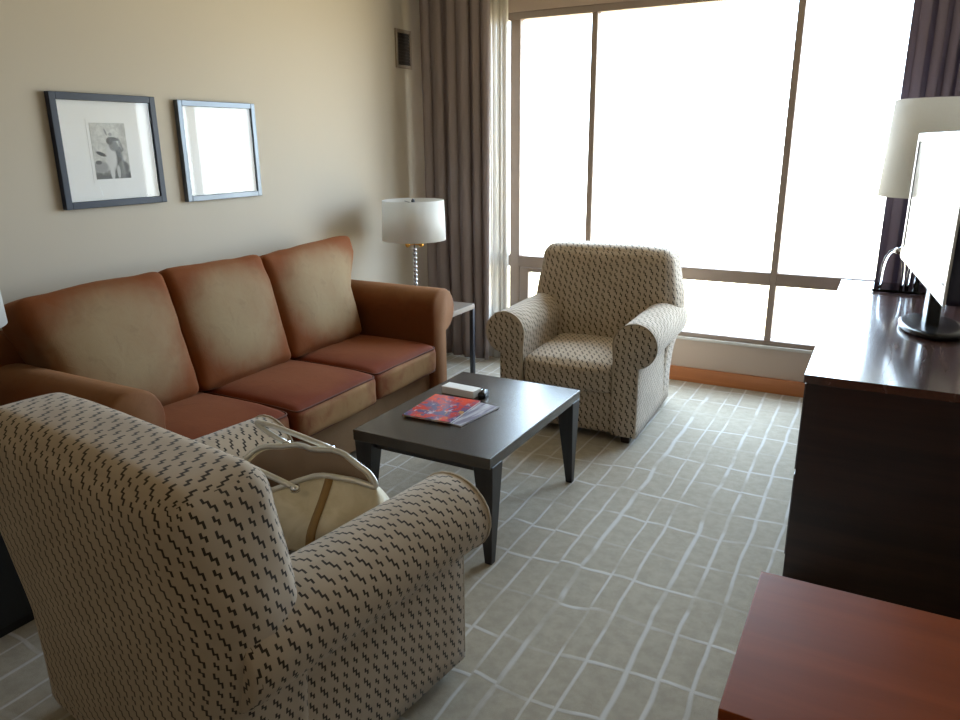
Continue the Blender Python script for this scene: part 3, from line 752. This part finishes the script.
# ------------------------------------------------------------ handbag on the near armchair
def bag_mat():
    a = NT('cream_bag_leather'); co = a.co(); n = a.noise(co, 12, 4, .6, 1.0)
    a.l(a.mix(a.step(n, .3, .7), (.62, .54, .37, 1), (.76, .68, .52, 1)), a.b.inputs['Base Color']); a.set(Roughness=.42)
    a.bump(a.noise(co, 180, 3), .2, .001); return a.m
M['bag'] = bag_mat(); M['bag_tan'] = plain('tan_leather_strip', (.30, .17, .05), .45); M['bag_in'] = plain('bag_lining', (.30, .21, .15), .85)
M['bag_silver'] = plain('silver_trim', (.70, .69, .66), .3, .5)
def make_bag():
    # local: x along the bag, y to its front side, z up
    t = thing('handbag', 'slouchy cream leather handbag with silver trim lying on the near armchair', 'handbag', (-1.355, 1.445, .462), R(3))
    t.scale = (1, 1, 1)
    NU, NV = 56, 22; bm = bmesh.new(); g = []
    LX, LY, HZ = .262, .14, .235
    def rim_z(a_): return HZ*.90 + .028*math.sin(a_) - (.045*math.exp(-((math.cos(a_)+.35)/.35)**2) if math.sin(a_) < 0 else 0)
    def P(a_, v_):
        # v 0 bottom centre .. 1 rim
        if v_ < .35: k = math.sin(v_/.35*math.pi/2); z = .03*(1-math.cos(v_/.35*math.pi/2))
        else: k = 1.0-(.58*((v_-.35)/.65)**2.4); z = .03+(rim_z(a_)-.03)*((v_-.35)/.65)
        bx = math.copysign(abs(math.cos(a_))**.8, math.cos(a_)); by = math.copysign(abs(math.sin(a_))**.8, math.sin(a_))
        q = Vector((LX*bx*(k if v_ < .35 else (.86+.14*k)), LY*by*k, z))
        pin = max(0, min(1, (bx+.40)/.75)); pin = pin*pin*(3-2*pin); q.y *= 1-.72*pin*max(0, (v_-.55)/.45)**1.5
        q.z += .022*pin*max(0, (v_-.5)/.5)
        # end sags
        q.z *= 1-.16*abs(bx)**4
        # creases
        f = noise.noise(Vector((q.x*9, q.y*9, q.z*6)))*.016+noise.noise(Vector((q.x*22+4, q.y*14, q.z*10)))*.008
        f += .010*math.sin(q.x*38+q.z*16)*math.exp(-((v_-.75)/.22)**2)
        n_ = Vector((bx, by*1.2, .2)).normalized(); q += n_*f*(1 if v_ > .15 else v_/.15); q.z = max(q.z, .0)
        return q
    for j in range(NV+1): g.append([bm.verts.new(P(2*math.pi*i/NU, j/NV)) for i in range(NU)] if j else None)
    c0 = bm.verts.new((0, 0, 0))
    for i in range(NU): bm.faces.new((c0, g[1][i], g[1][(i+1) % NU]))
    for j in range(1, NV):
        for i in range(NU): bm.faces.new((g[j][i], g[j][(i+1) % NU], g[j+1][(i+1) % NU], g[j+1][i]))
    # thin leather: turn the rim inwards
    rim = g[NV]; inner = []
    cen = sum((v_.co for v_ in rim), Vector())/NU
    for sc, dz in ((.93, -.004), (.90, -.05), (.75, -.12)):
        inner.append([bm.verts.new((v_.co.x*sc, v_.co.y*sc, v_.co.z+dz)) for v_ in rim])
    prev = rim
    for idx, rr in enumerate(inner):
        for i in range(NU):
            f = bm.faces.new((prev[i], prev[(i+1) % NU], rr[(i+1) % NU], rr[i])); f.material_index = 1 if idx else 0
        prev = rr
    f = bm.faces.new(prev); f.material_index = 1
    rimco = [v_.co.copy() for v_ in rim]
    finish('body', bm, [M['bag'], M['bag_in']], t)
    # silver rim trim
    bm = bmesh.new(); add_tube(bm, [c+Vector((0, 0, .003)) for c in rimco], .0085, 8, closed=True); finish('rim_trim', bm, M['bag_silver'], t)
    # tan vertical strips
    for ang in (-1.25, -1.9, 1.25):
        bm = bmesh.new(); L_, R_ = [], []
        for j in range(4, NV+1):
            for s, lst in ((-1, L_), (1, R_)):
                a_ = ang+s*.055; q = P(a_, j/NV); n_ = Vector((math.cos(a_)*.6, math.sin(a_), .15)).normalized(); lst.append((bm.verts.new(q+n_*.0035), bm.verts.new(q-n_*.002)))
        for k in range(len(L_)-1):
            bm.faces.new((L_[k][0], R_[k][0], R_[k+1][0], L_[k+1][0])); bm.faces.new((L_[k][1], L_[k+1][1], R_[k+1][1], R_[k][1]))
            bm.faces.new((L_[k][0], L_[k+1][0], L_[k+1][1], L_[k][1])); bm.faces.new((R_[k][0], R_[k][1], R_[k+1][1], R_[k+1][0]))
        bm.faces.new((L_[0][0], L_[0][1], R_[0][1], R_[0][0])); bm.faces.new((L_[-1][0], R_[-1][0], R_[-1][1], L_[-1][1]))
        finish('leather_strip', bm, M['bag_tan'], t)
    # handles fallen to the far/left side
    def handle(p0, p1, mid, lean):
        pts = []
        for i in range(25):
            s = i/24; a_ = math.pi*s
            base = Vector(p0).lerp(Vector(p1), s); pts.append(base+Vector(mid)*math.sin(a_)**.8)
        b2 = bmesh.new(); add_tube(b2, pts, .0085, 8); return finish('handle', b2, M['bag_silver'], t)
    handle((.03, -.088, .19), (-.10, -.085, .165), (-.20, .01, .05), 0)
    handle((.02, .09, .235), (-.14, .085, .225), (-.20, .02, .035), 0)
    for (x_, y_, z_) in ((.03, -.088, .19), (-.10, -.085, .165), (.02, .09, .235), (-.14, .085, .225)):
        bm = bmesh.new(); add_lathe(bm, [(0, z_-.012), (.013, z_-.010), (.013, z_+.006), (0, z_+.008)], 12, x_, y_, caps=False)
        finish('handle_ring', bm, M['chrome'], t)
    return t
make_bag()

# ------------------------------------------------------------ dresser
DX0, DX1, DY0, DY1, DH = -.172, .482, 2.60, 4.60, .79
t = thing('dresser', 'long dark mahogany dresser along the right wall under the television', 'dresser', ((DX0+DX1)/2, (DY0+DY1)/2, 0))
hx, hy = (DX1-DX0)/2, (DY1-DY0)/2
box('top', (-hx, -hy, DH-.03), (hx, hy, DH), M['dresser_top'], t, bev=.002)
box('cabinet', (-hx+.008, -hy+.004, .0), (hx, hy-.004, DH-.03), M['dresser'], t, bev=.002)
for i in range(3):
    for k in range(2):
        ya = -hy+.03+i*(2*hy-.06)/3; yb = ya+(2*hy-.06)/3-.012; za = .09+k*.34
        d = box('drawer', (-hx+.003, ya, za), (-hx+.008, yb, za+.32), M['dresser'], t, bev=.002)
        box('handle', (-hx+.001, (ya+yb)/2-.06, za+.24), (-hx+.003, (ya+yb)/2+.06, za+.252), M['metal_dark'], d, bev=.0015)

# foreground table
t = thing('low_table', 'cherry wood low table in the bottom right corner, in front of the dresser', 'table', (.155, 1.54, 0))
box('tabletop', (-.32, -.275, .455), (.32, .275, .48), M['cherry'], t, bev=.003)
bm = bmesh.new(); vs = []
for z, k in ((.455, .0), (.42, .02)):
    vs.append([bm.verts.new((a_*(.32-k), b_*(.275-k), z)) for a_, b_ in ((-1, -1), (1, -1), (1, 1), (-1, 1))])
for k in range(4): bm.faces.new((vs[0][k], vs[0][(k+1) % 4], vs[1][(k+1) % 4], vs[1][k]))
bm.faces.new(vs[0]); bm.faces.new(vs[1]); finish('apron', bm, M['cherry'], t, False)
for a_ in (-1, 1):
    for b_ in (-1, 1): box('leg', (a_*.285-.02, b_*.24-.02, 0), (a_*.285+.02, b_*.24+.02, .42), M['cherry'], t, bev=.003)

# ------------------------------------------------------------ television
t = thing('television', 'flat television with silver bezel on the dresser, its screen white with glare', 'television', (.225, 3.50, DH), R(5.85))
# local: y along the screen, -x is the screen side
bm = cushion_bm((.24, .42, .022), .009, (0, 0, .004), 14)
for v_ in bm.verts:
    c = v_.co; rr = math.sqrt((c.x/.12)**2+(c.y/.21)**2)
    mx_ = max(abs(c.x/.12), abs(c.y/.21))
    if rr > 1e-6: k = mx_/rr; c.x *= k; c.y *= k
    c.z += .0152
finish('stand_base', bm, M['black_plastic'], t)
box('stand_neck', (-.03, -.05, .018), (.02, .05, .28), M['black_plastic'], t, bev=.008)
ty0, ty1, tz0, tz1 = -.72, .42, .235, .785
body = cushion_bm((.075, 1.14, .55), .015, (.0, 0, 0), 14)
for v_ in body.verts: v_.co += Vector((-.055, -.15, .51))
finish('housing', body, M['tv_dark'], t)
bm = bmesh.new(); bz = .035
for lo, hi in (((-.099, ty0, tz0), (-.090, ty0+bz, tz1)), ((-.099, ty1-bz, tz0), (-.090, ty1, tz1)), ((-.099, ty0+bz, tz1-bz), (-.090, ty1-bz, tz1)), ((-.099, ty0+bz, tz0), (-.090, ty1-bz, tz0+bz+.02))): add_box(bm, lo, hi, .003)
finish('bezel', bm, M['silver_plastic'], t, False)
box('screen', (-.0945, ty0+bz-.004, tz0+bz+.016), (-.0915, ty1-bz+.004, tz1-bz+.004), M['screen'], t, bev=0)

# ------------------------------------------------------------ acrylic lamp beyond the television
t = thing('acrylic_lamp', 'large pale drum lamp with clear arched base at the far end of the dresser', 'lamp', (.185, 4.37, DH))
box('base_tray', (-.20, -.10, 0), (.16, .13, .018), M['acrylic'], t, bev=.004)
for k, (xa, xb, y_) in enumerate(((-.165, -.065, .02), (-.04, .06, .02), (.06, .14, .02))):
    pts = []
    for i in range(25):
        a_ = math.pi*i/24; pts.append(((xa+xb)/2-(xb-xa)/2*math.cos(a_), y_, .018+.19*math.sin(a_)**.6))
    bm = bmesh.new(); add_tube(bm, pts, .0085, 10); finish('arch', bm, M['acrylic'], t)
bm = bmesh.new(); bmesh.ops.create_uvsphere(bm, u_segments=12, v_segments=8, radius=.018, matrix=Matrix.Translation((-.105, .02, .205))); add_tube(bm, [(-.115, .02, .208), (-.01, .02, .26)], .006, 8)
finish('connector', bm, M['chrome'], t)
bm = bmesh.new(); add_lathe(bm, [(.012, .018), (.012, .62)], 12); finish('pole', bm, M['chrome'], t)
bm = bmesh.new(); n = 56; rb, rt_, z0, z1 = .235, .215, .485, .945
add_lathe(bm, [(rb, z0), (rt_, z1), (rt_-.003, z1), (rb-.003, z0)], n, caps=False); bm.verts.ensure_lookup_table()
for k in range(n): bm.faces.new((bm.verts[3*n+k], bm.verts[3*n+(k+1) % n], bm.verts[(k+1) % n], bm.verts[k]))
finish('shade', bm, M['shade'], t)
bm = bmesh.new()
for k in range(3):
    a_ = R(120*k); add_tube(bm, [(0, 0, .60), ((rb-.01)*math.cos(a_), (rb-.01)*math.sin(a_), .60)], .002, 6)
finish('spider', bm, M['chrome'], t)

# ------------------------------------------------------------ unseen lamp disc behind the camera, added for the fill light
t = thing('added_ceiling_lamp', 'flat round lamp disc added out of view behind the camera for fill light', 'lamp', (-1.3, -.6, ZC))
bm = bmesh.new(); add_lathe(bm, [(.0, -.02), (.30, -.02), (.31, -.01), (.31, 0)], 40, caps=False); finish('rim', bm, M['silver_plastic'], t)
